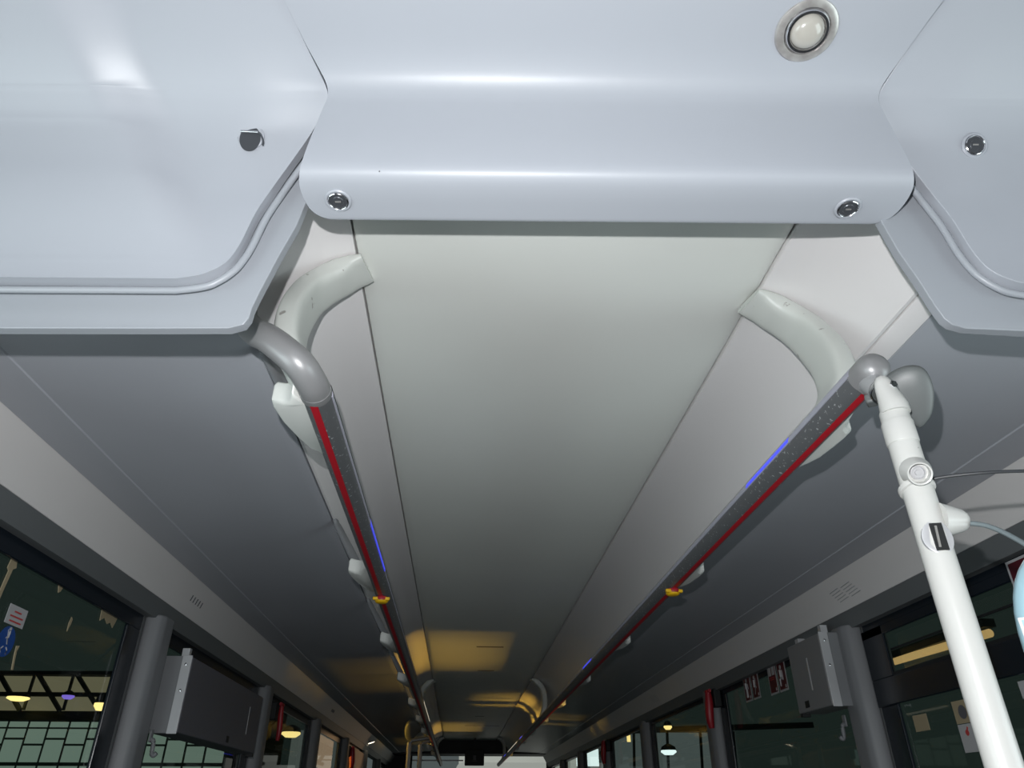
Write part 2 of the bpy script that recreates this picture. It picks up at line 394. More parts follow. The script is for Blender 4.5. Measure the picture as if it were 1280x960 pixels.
# roof liner over the cab so no light leaks
# spotlight in the header
c = F(.321,.456,.7165); n = (F(.321,.456-.22,.7165-1) - c).normalized()
root = thing('spotlight', c, 'round chrome eyeball spotlight let into the header panel', 'spotlight')
MB().lathe(c, n, [(.0396,-.004),(.040,.001),(.0385,.0035),(.032,.0055),(.0295,.005),(.028,.001)], k=48).obj('bezel', 'steel', root)
MB().lathe(c, n, [(.0285,-.001),(.0285,.0042),(.0258,.0075),(.0228,.0075),(.0214,.004)], k=48).obj('inner_ring', 'chrome', root)
MB().lathe(c, n, [(.0215,.002),(.0206,.0075),(.0174,.0118),(.0120,.0146),(.006,.0158),(.0001,.0161)], k=40).obj('lamp_bulb', 'lampglass', root)

# ------------------------------------------------------------------ hand rails
def rail(s):
    y0 = .955 if s < 0 else .845
    x, z, r = s*.410, .550, .0225
    lab = ('dark grey ceiling handrail with red stripe, left of the aisle, ending in a bent elbow' if s < 0 else
           'dark grey ceiling handrail with red stripe, right of the aisle, ending in a ball cap')
    root = thing('ceiling_handrail', W(x,y0,z), lab, 'handrail', 'handrails along the aisle')
    Y_ = 11.5
    m = MB(); sec = []
    k = 36
    pts = [(x + r*math.cos(2*math.pi*j/k), z + r*math.sin(2*math.pi*j/k)*1.04) for j in range(k)]
    m.add(*extr(pts, y0, Y_, n=1)); m.obj('rail_tube', 'rail', root)
    def arcstrip(name, a0, a1, ya, yb, matn, par, h=.0007, n=6):
        P = []
        for j in range(n+1):
            a = math.radians(a0 + (a1-a0)*j/n); P.append((x + (r+h)*math.cos(a), z + (r+h)*1.04*math.sin(a)))
        for j in range(n, -1, -1):
            a = math.radians(a0 + (a1-a0)*j/n); P.append((x + (r-.001)*math.cos(a), z + (r-.001)*1.04*math.sin(a)))
        return MB().add(*extr(P, ya, yb)).obj(name, matn, par)
    ctr = -90 if s < 0 else -92
    arcstrip('red_stripe', ctr-15, ctr+15, y0, Y_, 'red', root)
    if s < 0:
        ls = arcstrip('light_strip', -2, 26, y0+.02, Y_, 'lens', root, .0018)
        for ya, yb in ((1.55,1.92),): arcstrip('blue_led', -2, 24, ya, yb, 'led', ls, .0024)
        arcstrip('white_led', -2, 26, 4.65, 5.75, 'ledw', ls, .0024)
        arcstrip('dark_edge', 26, 44, y0+.01, Y_, 'black', root, .0028)
    else:
        ls = arcstrip('light_strip', 142, 176, y0+.02, Y_, 'lens', root, .0018)
        for ya, yb in ((1.09,1.30),(3.22,3.45),(7.0,7.25),(9.4,9.8)): arcstrip('blue_led', 150, 172, ya, yb, 'led', ls, .0024)
        arcstrip('white_led', 150, 170, 7.6, 9.0, 'ledw', ls, .0024)
    if s < 0:
        E_ = catmull([W(-.410,.960,.550), W(-.413,.935,.552), W(-.424,.908,.562), W(-.446,.900,.580), W(-.478,.906,.607), W(-.514,.940,.643), W(-.552,.990,.700), W(-.566,1.02,.736)], 6)
        m = MB().tube(E_, lambda t: .0243 - .0035*t, 28)
        m.lathe(W(-.41,.960,.55), (0,1,0), [(.0243,-.006),(.0245,.004),(.0235,.010)], k=32)
        m.obj('elbow', 'elbow', root)
    else:
        m = MB().lathe(W(x,y0+.004,z), (0,-1,0), [(.0243,-.02),(.0243,.004),(.0235,.012),(.0205,.019),(.0155,.0245),(.009,.0275),(.0001,.0285)], k=36)
        m.obj('ball_cap', 'elbow', root)
    return root
rail(-1); rail(1)

# arches from the ceiling seam down to the rails
def supersec(w, h, k=20, e=2.6):
    out = []
    for j in range(k):
        a = 2*math.pi*j/k; c_, s_ = math.cos(a), math.sin(a)
        out.append((w*math.copysign(abs(c_)**(2/e), c_), h*math.copysign(abs(s_)**(2/e), s_)))
    return out
def arch(s, y, label):
    P = [(.374,1.066,.872),(.405,1.072,.862),(.438,1.072,.838),(.463,1.060,.800),(.472,1.035,.75),(.472,1.005,.69),(.462,.988,.63),(.440,.985,.585),(.420,.985,.562)]
    P = [W(s*a, b-1.08+y, c) for a,b,c in P]
    root = thing('rail_arch', P[-1], label, 'rail bracket', 'white curved arches carrying the handrails')
    pts = catmull(P, 6); n = len(pts); rings = []
    for i, p in enumerate(pts):
        d = (pts[min(i+1,n-1)]-pts[max(i-1,0)]).normalized()
        yv = Vector((0,1,0)); yv = (yv - d*yv.dot(d)).normalized(); o_ = d.cross(yv).normalized()
        t = i/(n-1); w = .040 + .008*t ; h = .021*min(1, .35+t*3.5)
        rings.append([p + yv*a + o_*b for a,b in supersec(w, h, 28, 4.0)])
    k = 28; v = [q for R_ in rings for q in R_]; f = []
    for i in range(n-1):
        for j in range(k): f.append([i*k+j,i*k+(j+1)%k,(i+1)*k+(j+1)%k,(i+1)*k+j])
    f.append(list(range(k))); f.append([(n-1)*k+j for j in range(k)])
    obj('arch_casting', v, f, 'arch', root)
    # clamp on the rail
    cp = W(s*.410, y-.175, .55)
    MB().lathe(cp, (0,1,0), [(.0236,-.028),(.0245,-.026),(.0245,.026),(.0236,.028)], k=28).obj('rail_clamp', 'elbow' , root) if False else None
arch(-1, 1.065, 'scuffed white arch from the ceiling seam to the near end of the left handrail')
arch( 1, 1.115, 'scuffed white arch from the ceiling seam to the near end of the right handrail')
arch(-1, 6.05, 'small white arch on the left handrail in the amber light halfway back')
arch( 1, 5.95, 'small white arch on the right handrail in the amber light halfway back')
arch(-1, 11.2, 'dim arch on the left handrail at the rear of the bus')
arch( 1, 11.2, 'dim arch on the right handrail at the rear of the bus')

# hook brackets between rail and duct
def hook(s, y, label):
    root = thing('hook_bracket', W(s*.435,y,.55), label, 'rail bracket', 'white hooks joining the handrails to the duct')
    # plan outline of the web (outward, along the bus), swept up from the rail underside
    out = [(.420,-.135),(.432,-.110),(.441,-.075),(.450,-.050),(.466,-.036),(.484,-.028),(.487,.0),(.480,.045),(.463,.090),(.444,.125),(.424,.150),(.410,.110),(.410,-.12)]
    if s < 0 and y < 1.1: out = [(a, max(b, -.075)) for a, b in out if not (a < .436 and b < 0)] + [(.424,-.05)]
    if s > 0: out = [(.43+(a-.43)*.62, b*.85) for a, b in out]
    k = len(out); v = []
    for sc, z in ((.90,.5345),(1,.540),(1,.566),(.93,.574)):
        v += [W(s*(.43+(a-.43)*sc), y+b*sc, z + .35*max(0,a-.45)) for a, b in out]
    f = [[i*k+j,i*k+(j+1)%k,(i+1)*k+(j+1)%k,(i+1)*k+j] for i in range(3) for j in range(k)] + [list(range(k)), [3*k+j for j in range(k)]]
    obj('hook_web', v, f, 'bracket', root, bevel=.003)
    if s < 0:
     m = MB().sweep(catmull([W(s*.462,y+.01,.572), W(s*.480,y+.03,.600), W(s*.512,y+.07,.655), W(s*.548,y+.10,.715), W(s*.560,y+.105,.737)], 5), lambda t: supersec(.014, .007, 16, 3))
     m.obj('arm', 'pillar', root)
ords = ['nearest','second','third','fourth','fifth','sixth','seventh','eighth','ninth','tenth']
for i in range(10):
    y = 1.02 + .93*i
    hook(-1, y, '%s white hook bracket from the front on the left handrail'%ords[i])
    if i: hook(1, 1.86 + .93*(i-1) + (.0 if i > 1 else 0), '%s white hook bracket from the front on the right handrail'%ords[i])
hook(1, 1.04, 'nearest white hook bracket from the front on the right handrail')

# yellow clips on the rails
for s, y in ((-1, 2.10), (1, 1.96)):
    x = s*.408; z = .5255
    root = thing('strap_clip', W(x,y,z), 'small yellow clip with a red base on the %s handrail'%('left' if s<0 else 'right'), 'clip', 'yellow clips under the handrails')
    m = MB().lathe(W(x,y,z-.001), (0,0,-1), [(.017,-.002),(.019,.003),(.018,.008),(.012,.010)], k=20); m.obj('base', 'hammer', root)
    m = MB()
    m.lathe(W(x,y+.004,z-.008), (0,0,-1), [(.018,-.004),(.020,.002),(.015,.007),(.006,.008)], k=20)
    m.bar(W(x-.024,y-.012,z-.006), W(x+.024,y-.008,z-.006), .010, .009)
    m.obj('clip_body', 'yellow', root, bevel=.002)

# far poles with dark shields, left rail
def shield_shape(c, ax, s):
    """leaf-shaped hollow cover hanging from the rail joint: long axis down, wide face to the front"""
    rings = []; k = 20
    prof = [(0,.006),(.08,.017),(.2,.026),(.38,.031),(.55,.029),(.72,.022),(.87,.012),(1,.002)]
    v = []; f = []
    for t, w in prof:
        ctr = Vector(c) + Vector(ax)*t
        for j in range(k):
            a = 2*math.pi*j/k
            v.append(ctr + Vector((s*.45*w*math.cos(a) + s*.012*math.sin(t*3.14), w*math.sin(a)*1.05, 0)))
    n = len(prof)
    for i in range(n-1):
        for j in range(k): f.append([i*k+j,i*k+(j+1)%k,(i+1)*k+(j+1)%k,(i+1)*k+j])
    f.append(list(range(k))); f.append([(n-1)*k+j for j in range(k)])
    return v, f

# ------------------------------------------------------------------ the near white pole
PX, PY = .392, .800
root = thing('stanchion_pole', W(PX,PY,-1.5), 'white chipped grab pole standing under the right handrail end', 'grab pole')
r = .0185
MB().lathe(W(PX,PY,-1.5), (0,0,1), [(r,.0),(r,1.905),(r*1.0,1.915)], k=40).obj('pole_tube', 'pole', root)
# sleeve and forked head that bolts to the joint
MB().lathe(W(PX,PY,.408), (0,0,1), [(r+.0006,0),(r+.0012,.002),(r+.0012,.030),(r+.0004,.032),(r-.0004,.034),(r-.0004,.046),(r-.001,.048)], k=40).obj('pole_sleeve', 'polewhite', root)
m = MB()
hv = []; hf = []; k = 18
hprof = [(0,0,r,r),(.014,0,r*.98,r*.98),(.028,-.001,r*.9,r*.8),(.045,-.003,r*.82,r*.55),(.058,-.004,r*.72,r*.48),(.068,-.005,r*.5,r*.42),(.072,-.006,r*.2,r*.25)]
for h, dx, a_, b_ in hprof:
    for j in range(k):
        a = 2*math.pi*j/k; hv.append(W(PX+dx+math.cos(a)*a_, PY-.004+math.sin(a)*b_, .452+h*.78))
for i in range(len(hprof)-1):
    for j in range(k): hf.append([i*k+j,i*k+(j+1)%k,(i+1)*k+(j+1)%k,(i+1)*k+j])
hf += [list(range(k)), [(len(hprof)-1)*k+j for j in range(k)]]
obj('forked_head', hv, hf, 'polewhite', root)
MB().lathe(W(PX+.003,PY-.012,.492), (.1,-1,-.3), [(.0055,-.004),(.0055,.002),(.0045,.0035),(.0001,.0035)], k=6).obj('hex_bolt', 'chrome', root)
# socket ring facing the aisle
sc_ = W(PX-.006,PY-.0165,.362); ax = Vector((-.35,-.80,-.50)).normalized()
so = MB().lathe(sc_, ax, [(.0175,-.010),(.0185,-.002),(.0150,.004),(.0150,.016),(.0138,.0185),(.0122,.018),(.0118,.006),(.0001,.005)], k=36).obj('socket', 'polewhite', root)
MB().lathe(sc_+ax*.005, ax, [(.0088,0),(.0088,.0035),(.0072,.0042),(.0068,.002),(.0036,.002),(.0034,.0042),(.0001,.0044)], k=28).obj('socket_insert', 'sticker_white', so)
MB().lathe(W(PX,PY,.343), (0,.25,1), [(r+.0002,0),(r+.0030,.001),(r+.0036,.004),(r+.0030,.007),(r+.0002,.008)], k=40).obj('socket_collar', 'polewhite', so)
# oval slot plate
pc = W(PX-.004,PY-.0165,.278); ax2 = Vector((-.22,-.975,0)).normalized(); sd = Vector((0,0,1)).cross(ax2).normalized()
sp = MB()
v = []; k = 28
for h, kk in ((-.003,1),(.0008,1),(.0014,.9)):
    for j in range(k):
        a = 2*math.pi*j/k; v.append(pc + ax2*(h-.004*abs(math.cos(a))**2) + sd*(.0172*kk*math.cos(a)) + Vector((0,0,1))*(.0205*kk*math.sin(a)))
sp.add(v, [[i*k+j,i*k+(j+1)%k,(i+1)*k+(j+1)%k,(i+1)*k+j] for i in range(2) for j in range(k)] + [list(range(k)), [2*k+j for j in range(k)]])
spo = sp.obj('slot_plate', 'alu', root)
MB().bar(pc+ax2*.0015-Vector((0,0,.0165)), pc+ax2*.0015+Vector((0,0,.0165)), .0135, .003, up=ax2).obj('slot_opening', 'black', spo, smooth=False)
MB().bar(pc+ax2*.0034-sd*.003-Vector((0,0,.013)), pc+ax2*.0034-sd*.001+Vector((0,0,.013)), .0025, .001, up=ax2).obj('slot_contact', 'steel', spo, smooth=False)
# cone where the cables leave
MB().lathe(W(PX+.012,PY-.004,.304), (.97,-.1,-.04), [(.0215,0),(.0195,.008),(.0165,.018),(.0140,.026),(.0110,.031),(.006,.0345),(.0001,.0355)], k=28).obj('cable_cone', 'polewhite', root)

# joint between the rail and the pole
root = thing('rail_joint', W(.405,.842,.525), 'grey metal swivel joint linking right handrail end to white pole', 'rail joint')
MB().lathe(W(.418,.862,.548), (.25,-1,0), [(.0262,-.012),(.0272,-.009),(.0272,.009),(.0262,.012)], k=36).obj('joint_collar', 'elbow', root)
m = MB().tube([W(.412,.855,.535), W(.405,.838,.518), W(.397,.820,.503), W(.393,.808,.490)], lambda t: .019-.004*t, 24)
m.obj('joint_neck', 'alu', root)
MB().lathe(W(.392,.806,.492), (.3,.6,1), [(.016,-.006),(.0185,-.003),(.0185,.003),(.016,.006)], k=28).obj('joint_washer', 'chrome', root)

# dark grey shield behind the pole
def leaf(c, size, label, s=1, par=None):
    root = thing('pole_shield', Vector(c), label, 'cover')
    out = [(-.36,.10),(-.22,.33),(-.02,.46),(.20,.50),(.38,.44),(.46,.30),(.47,.08),(.42,-.14),(.33,-.34),(.20,-.47),(.11,-.50),(.02,-.40),(-.08,-.22),(-.18,-.06),(-.28,.03)]
    pts = [p.to_2d() for p in catmull([Vector((a,b,0)) for a,b in out+[out[0]]], 4)][:-1]
    k = len(pts); cx_, cy_ = .12, .06
    nrm = Vector((-.45,-.62,-.64)).normalized() if s > 0 else Vector((.3,-.7,-.64)).normalized()
    upv = (Vector((0,0,1)) - nrm*nrm.z).normalized(); rt = upv.cross(nrm).normalized()
    if rt.x < 0: rt = -rt
    v = []; f = []
    layers = [(1,-.10),(1.0,-.02),(.965,.02),(.85,.055),(.6,.085),(.3,.10)]
    for sc, h in layers:
        for q in pts:
            v.append(Vector(c) + (rt*(s*(cx_+(q.x-cx_)*sc)) + upv*(cy_+(q.y-cy_)*sc) + nrm*h)*size)
    n = len(layers)
    for i in range(n-1):
        for j in range(k): f.append([i*k+j,i*k+(j+1)%k,(i+1)*k+(j+1)%k,(i+1)*k+j])
    f += [list(range(k)), [(n-1)*k+j for j in range(k)]]
    obj('shell', v, f, 'cover', root)
    MB().bar(Vector(c)+upv*size*.1-rt*size*.3*s-nrm*.006, Vector(c)+upv*size*.1-rt*size*.5*s-nrm*.006, .02, .014).obj('mount_arm', 'cover', root, bevel=.003)
    return root
leaf(W(.425,.822,.488), .088, 'dark grey leaf-shaped plastic cover behind the top of the white pole')

# far grab poles on the left
for y, x, lab in ((7.0,-.600,'slim pale grab pole under left handrail near the rear, left of the pair'),(7.25,-.515,'slim pale grab pole under left handrail near the rear, right of the pair')):
    root = thing('stanchion_pole', W(x,y,-1.5), lab, 'grab pole', 'grab poles near the rear')
    MB().lathe(W(x,y,-1.5), (0,0,1), [(.02,0),(.02,1.5+.50),(.016,1.5+.505)], k=16).obj('pole_tube', 'polewhite', root)
    MB().tube([W(x,y,.49), W(x+.02,y,.52), W(-.41,y+.02,.545)], .015, 12).obj('pole_arm', 'elbow', root)
leaf(W(-.56,7.1,.60), .21, 'dark cover hanging beside the left handrail near the rear poles', s=-1)

# ------------------------------------------------------------------ cables by the pole and the reader at the frame edge
pc1 = catmull([W(PX+.034,PY-.004,.318), W(PX+.018,PY+.022,.335), W(PX+.016,PY+.012,.352), W(PX+.026,PY+.004,.362), W(PX+.080,PY-.03,.358), W(PX+.165,PY-.05,.354), W(PX+.30,PY-.08,.345), W(.95,.62,.31), W(1.16,.58,.27)], 6)
o = MB().tube(pc1, .0022, 8).obj('power_cable', 'darkcable'); tag(o, 'thin black cable running right from the white pole to the frame edge', 'cable')
pc2 = catmull([W(PX+.040,PY-.008,.300), W(PX+.052,PY-.03,.288), W(PX+.056,PY-.06,.262), W(PX+.050,PY-.10,.225), W(PX+.036,PY-.15,.178), W(PX+.022,PY-.20,.132), W(PX+.018,PY-.235,.095), W(PX+.045,PY-.25,.062)], 7)
o = MB().tube(pc2, .0030, 10).obj('signal_cable', 'cable'); tag(o, 'grey cable curving down from the white cone on the pole', 'cable')
rc = W(.324,.530,.104)
root = thing('ticket_reader', rc, 'pale blue rounded ticket reader cut off by the right frame edge', 'ticket reader')
nn = Vector((-.55,-.80,-.15)).normalized()
vv = []; ff = []; k = 40
upv = Vector((0,0,1)); rt = upv.cross(nn).normalized()
if rt.x < 0: rt = -rt
rcc = rc
layers = [(.90,-.020),(1,-.014),(1.01,-.004),(.98,.004),(.88,.009),(.6,.012),(.2,.013)]
for sc, h in layers:
    for j in range(k):
        a = 2*math.pi*j/k; e = 2.4
        cx_ = math.copysign(abs(math.cos(a))**(2/e), math.cos(a)); sy_ = math.copysign(abs(math.sin(a))**(2/e), math.sin(a))
        vv.append(rcc + rt*(.062*sc*cx_) + upv*(.088*sc*sy_) + nn*h)
n = len(layers)
for i in range(n-1):
    for j in range(k): ff.append([i*k+j,i*k+(j+1)%k,(i+1)*k+(j+1)%k,(i+1)*k+j])
ff += [list(range(k)), [(n-1)*k+j for j in range(k)]]
obj('reader_shell', vv, ff, 'reader', root)
ic = rcc - rt*.053 + upv*.018 + nn*.0125
m = MB(); hh = Vector(upv); 
m.bar(ic - hh*.011, ic + hh*.011, .014, .0014, up=nn); io = m.obj('device_icon', 'sticker_white', root, bevel=.0006)
MB().bar(ic + hh*.001 + nn*.001, ic + hh*.009 + nn*.001, .010, .0008, up=nn).obj('icon_screen', 'reader', io, smooth=False)
m = MB()
for a in (-1,0,1):
    for b in (0,1,2): m.bar(ic + rt*(a*.003) - hh*(.003+.0026*b) + nn*.001 - hh*.0006, ic + rt*(a*.003) - hh*(.003+.0026*b) + nn*.001 + hh*.0006, .0016, .0008, up=nn)
m.obj('icon_keys', 'reader', io, smooth=False)
MB().bar(rcc+upv*.03-nn*.02, W(.62,.52,.30), .02, .02).obj('reader_arm', 'cover', root, bevel=.004)

# ------------------------------------------------------------------ display cases between the pillars
def case(s, y0, y1, z0, z1, xin, m, label, slot_y, sq_y):
    root = thing('display_case', W(s*1.2,(y0+y1)/2,z0), label, 'display case', 'display cases on the window pillars')
    MB().box((s*xin,y0,z0),(s*1.20,y1,z1)).obj('case_body', m, root, smooth=False, bevel=.004)
    br = MB().box((s*(xin+.002),y0-.005,z0-.004),(s*(xin+.034),y0,z1+.004)).obj('side_bracket', 'alu', root, smooth=False, bevel=.001)
    b2 = MB().box((s*(xin+.034),y0-.002,z0-.002),(s*1.215,y0+.003,z1+.002)).obj('wall_bracket', 'pillar', root, smooth=False)
    for zz in (z1-.025, (z0+z1)/2+.01):
        MB().lathe(W(s*(xin+.018),y0-.005,zz), (0,-1,0), [(.005,0),(.0045,.002),(.0001,.003)], k=14).obj('screw', 'chrome', br)
    zc = (z0+z1)/2
    MB().box((s*(xin-.0012),slot_y-.004,zc-.055),(s*(xin+.002),slot_y+.004,zc+.055)).obj('light_slot', 'alu', root, smooth=False)
    MB().box((s*(xin-.0012),sq_y-.017,z0+.013),(s*(xin+.002),sq_y+.017,z0+.036)).obj('sensor_window', 'black', root, smooth=False)
    MB().box((s*xin,y1-.03,z0-.012),(s*(xin+.03),y1-.01,z0)).obj('latch', 'black', root, smooth=False)
    MB().box((s*(xin+.02),y0+.01,z1),(s*(xin+.045),y0+.03,z1+.03)).obj('hanger', 'alu', root, smooth=False)
case(-1, 2.675, 3.72, .218, .455, 1.100, 'box', 'long dark grey display case hung below the left window strip', 3.52, 3.26)
case( 1, 2.575, 2.85, .307, .545, 1.100, 'boxr', 'short grey display case on the right window beside the pillar', 2.70, 2.765)
root = thing('cable_housing', W(1.17,2.93,.45), 'pale bracket plate standing behind the short right display case', 'bracket plate')
MB().box((1.16,2.87,.40),(1.225,2.90,.585)).obj('plate', 'alu', root, bevel=.002)

# coat hooks on the pillars
for s, y, z, lab in ((-1,2.65,.175,'small grey coat hook on the left window pillar'),(1,2.655,.235,'small grey coat hook on the right window pillar')):
    root = thing('coat_hook', W(s*1.17,y,z), lab, 'coat hook', 'coat hooks on the pillars')
    MB().tube(catmull([W(s*1.174,y,z+.02), W(s*1.162,y,z+.018), W(s*1.158,y,z), W(s*1.157,y,z-.018), W(s*1.150,y,z-.026), W(s*1.142,y,z-.018)],5), .007, 10).obj('hook', 'pillar', root)
    MB().box((s*1.168,y-.012,z+.012),(s*1.174,y+.012,z+.05)).obj('back_plate', 'pillar', root, bevel=.003)

# emergency hammers
def hammer(s, y, z, lab, sc=1.):
    root = thing('emergency_hammer', W(s*1.2,y,z), lab, 'emergency hammer', 'red emergency hammers by the windows')
    x = 1.165
    MB().box((s*1.185,y-.03,z-.03),(s*1.225,y+.03,z+.06)).obj('holder', 'black', root, bevel=.005)
    m = MB().tube(catmull([W(s*x,y,z+.055), W(s*x,y+.004,z), W(s*(x-.004),y+.010,z-.08), W(s*x,y+.014,z-.13)],5), lambda t: (.010+.006*math.sin(t*3.1))*sc, 12)
    m.obj('handle', 'hammer', root)
    MB().tube([W(s*x,y-.03,z+.05), W(s*x,y+.035,z+.05)], .009, 12).obj('head', 'hammer', root)
hammer(-1, 4.42, .455, 'red emergency hammer on the left side behind the long display case', .95)
hammer(-1, 7.62, .455, 'small red emergency hammer far back on the left side', 1.6)
hammer( 1, 4.08, .500, 'red emergency hammer hanging by the right windows halfway back', 1.4)
hammer( 1, 7.28, .490, 'small red emergency hammer far back on the right side', 1.5)

# ------------------------------------------------------------------ stickers on the windows
def plate(s, y0, y1, z0, z1, m, name, par, x=1.238, t=.001, fx=None):
    X = s*(x)
    return MB().box((X-s*t,y0,z0),(X,y1,z1)).obj(name, m, par, smooth=False)
def figure(s, yc, zc, h, par, kind, x=1.2355, m='sticker_white'):
    mb = MB(); n = (s,0,0)
    mb.lathe(W(s*x,yc,zc+h*.38), (-s,0,0), [(h*.10,0),(h*.10,.0012)], k=12)
    def ln(a,b,w): mb.bar(W(s*x,yc+a[0]*h,zc+a[1]*h), W(s*x,yc+b[0]*h,zc+b[1]*h), .0012, w*h)
    if kind == 'stand': ln((0,.26),(0,-.05),.20); ln((-.04,-.05),(-.05,-.45),.09); ln((.05,-.05),(.06,-.45),.09); ln((-.1,.2),(-.16,-.05),.06)
    if kind == 'cross': ln((0,.26),(0,-.1),.14); ln((-.16,.32),(.14,-.42),.05); ln((.14,.16),(-.16,-.14),.05); ln((0,-.1),(.12,-.40),.08)
    if kind == 'sit': ln((0,.26),(-.02,-.05),.18); ln((-.02,-.08),(.18,-.10),.11); ln((.18,-.10),(.19,-.42),.08); ln((-.12,.24),(-.14,-.18),.05)
    return mb.obj('pictogram', m, par, smooth=False)
# left window
root = thing('window_sticker', W(-1.237,1.82,.39), 'white rectangular sticker with small red print on the left window', 'sticker')
st = plate(-1, 1.782, 1.862, .375, .418, 'sticker_white', 'sticker_base', root)
m = MB()
for k_, w_ in ((0,.03),(1,.055),(2,.05)): m.box((-1.2362,1.822-w_/2,.403-.011*k_),(-1.2358,1.822+w_/2,.4065-.011*k_))
m.obj('print_lines', 'ink_red', st, smooth=False)
root = thing('seat_belt_sticker', W(-1.237,1.815,.34), 'round blue sticker with white seat belt pictogram on the left window', 'sticker')
st = MB().lathe(W(-1.238,1.815,.338), (1,0,0), [(.034,0),(.034,.001)], k=32).obj('sticker_base', 'sticker_blue', root, smooth=False)
figure(-1, 1.815, .350, .042, root, 'cross', x=1.2365)
m = MB()
for sg in (-1,1): m.tube([W(-1.2365,1.815+sg*.006,.326), W(-1.2365,1.815+sg*.013,.320), W(-1.2365,1.815+sg*.011,.311)], .0016, 6)
m.obj('belt_mark', 'sticker_white', root)
# tan residue on the left window
root = tag(MB().add([], []).obj('tape_residue', 'tape'), 'torn tan tape residue stuck to the upper left window', 'tape residue') if False else None
def blob(mb, y, z, pts):
    c = [W(-1.2385, y+a, z+b) for a,b in pts]; d = [W(-1.2365, y+a, z+b) for a,b in pts]; k = len(c)
    mb.add(c+d, [list(range(k)), [k+j for j in range(k)]] + [[j,(j+1)%k,k+(j+1)%k,k+j] for j in range(k)])
for y, z, pts, lab in ((2.30,.505,[(-.075,0),(-.07,-.028),(-.045,-.014),(-.02,-.027),(0,-.018),(.02,-.030),(.03,-.012),(.035,0)],'torn tan tape residue along the top right of the left window'),
                  (1.80,.505,[(-.075,-.0),(-.078,-.02),(-.070,-.025),(-.074,-.06),(-.078,-.13),(-.070,-.135),(-.062,-.06),(-.056,-.018),(-.045,-.012),(-.05,0)],'long curled strip of tan tape at the left frame edge'),
                  (2.07,.435,[(0,.016),(.008,.012),(.006,-.002),(-.002,-.022),(-.005,-.002)],'small tan tape scrap in the middle of the left window'),
                  (1.87,.315,[(-.008,.022),(.004,.024),(.0,.010),(.010,-.03),(.004,-.03),(-.006,.006)],'thin tan tape scrap low on the left window'),
                  (1.97,.508,[(-.014,0),(-.004,-.018),(.004,-.014),(.012,0)],'small tan tape scrap at the top centre of the left window')):
    mb = MB(); blob(mb, y, z, pts); tag(mb.obj('tape_residue', 'tape', smooth=False), lab, 'tape residue', 'tape residue on the left window')
# right window signs
def sign(y, z0, z1, w, kind, lab, wy=0):
    root = thing('window_sign', W(1.237,y,z0), lab, 'sticker', 'dark red signs on the right window')
    b = MB().box((1.2265,y-w/2,z0),(1.2272,y+w/2,z1)).obj('sign_border', 'sticker_white', root, bevel=.0)
    b2 = MB().box((1.2250,y-w/2+.008,z0+.008),(1.2264,y+w/2-.008,z1-.008)).obj('sign_field', 'sticker_red', root)
    if kind == 'phone':
        m = MB(); m.box((1.2238,y+.006,z1-.052),(1.2249,y+w/2-.013,z1-.018)); m.box((1.2238,y-w/2+.013,z1-.052),(1.2249,y-.006,z1-.018)); m.obj('pictogram', 'sticker_white', root)
        m = MB(); m.box((1.2238,y-.022,z1-.063),(1.2249,y+.022,z1-.060)); m.box((1.2238,y-.022,z1-.071),(1.2249,y+.022,z1-.068)); m.obj('print_lines', 'ink_red', root)
    else: figure(1, y, (z0+z1)/2-.004, (z1-z0)*.72, root, kind, x=1.2242)
    MB().box((1.2238,y-w/2+.012,z0+.012),(1.2249,y-w/2+.022,z0+.024)).obj('small_mark', 'sticker_white', root)
sign(3.66,.448,.575,.092,'stand','leftmost dark red sign with a standing figure on the right window')
sign(3.555,.448,.575,.092,'cross','dark red sign with a crossed figure, second from the left')
sign(3.34,.440,.570,.092,'phone','dark red sign with two white device shapes beside the short display case')
sign(3.235,.440,.570,.092,'sit','dark red sign partly hidden behind the short display case')
# near red sign and cards
root = thing('window_sign', W(1.237,1.58,.44), 'dark red sign with white border beside the pale blue reader', 'sticker')
MB().box((1.2145,1.43,.440),(1.2152,1.72,.545)).obj('sign_border', 'sticker_white', root)
MB().box((1.2135,1.44,.447),(1.2144,1.712,.538)).obj('sign_field', 'sticker_red', root)
root = thing('window_card', W(1.236,2.09,.14), 'white card with a red hand mark behind the white pole', 'card')
MB().box((1.2345,2.045,.135),(1.236,2.135,.205)).obj('card_sheet', 'sticker_white', root)
MB().box((1.2345,2.045,.207),(1.2358,2.135,.265)).obj('photo_sheet', 'tape', root)
m = MB().lathe(W(1.2343,2.10,.183), (-1,0,0), [(.008,0),(.008,.0006)], k=10); m.bar(W(1.234,2.10,.186), W(1.234,2.093,.197), .001, .005); m.obj('hand_mark', 'ink_red', root)
MB().lathe(W(1.2343,2.095,.235), (-1,0,0), [(.018,0),(.018,.0006)], k=16).obj('dark_picture', 'ink_dark', root)
root = tag(MB().box((1.2345,2.27,.205),(1.2355,2.345,.250)).obj('paper_note', 'tape'), 'small tan paper note on the right window near the pillar', 'note')
root = thing('window_sticker', W(1.237,1.80,.24), 'white sticker with a line of red print at the right frame edge', 'sticker')
MB().box((1.2345,1.71,.238),(1.2352,1.845,.278)).obj('sticker_base', 'sticker_white', root)
MB().box((1.2338,1.73,.256),(1.2344,1.81,.262)).obj('print_line', 'ink_red', root)

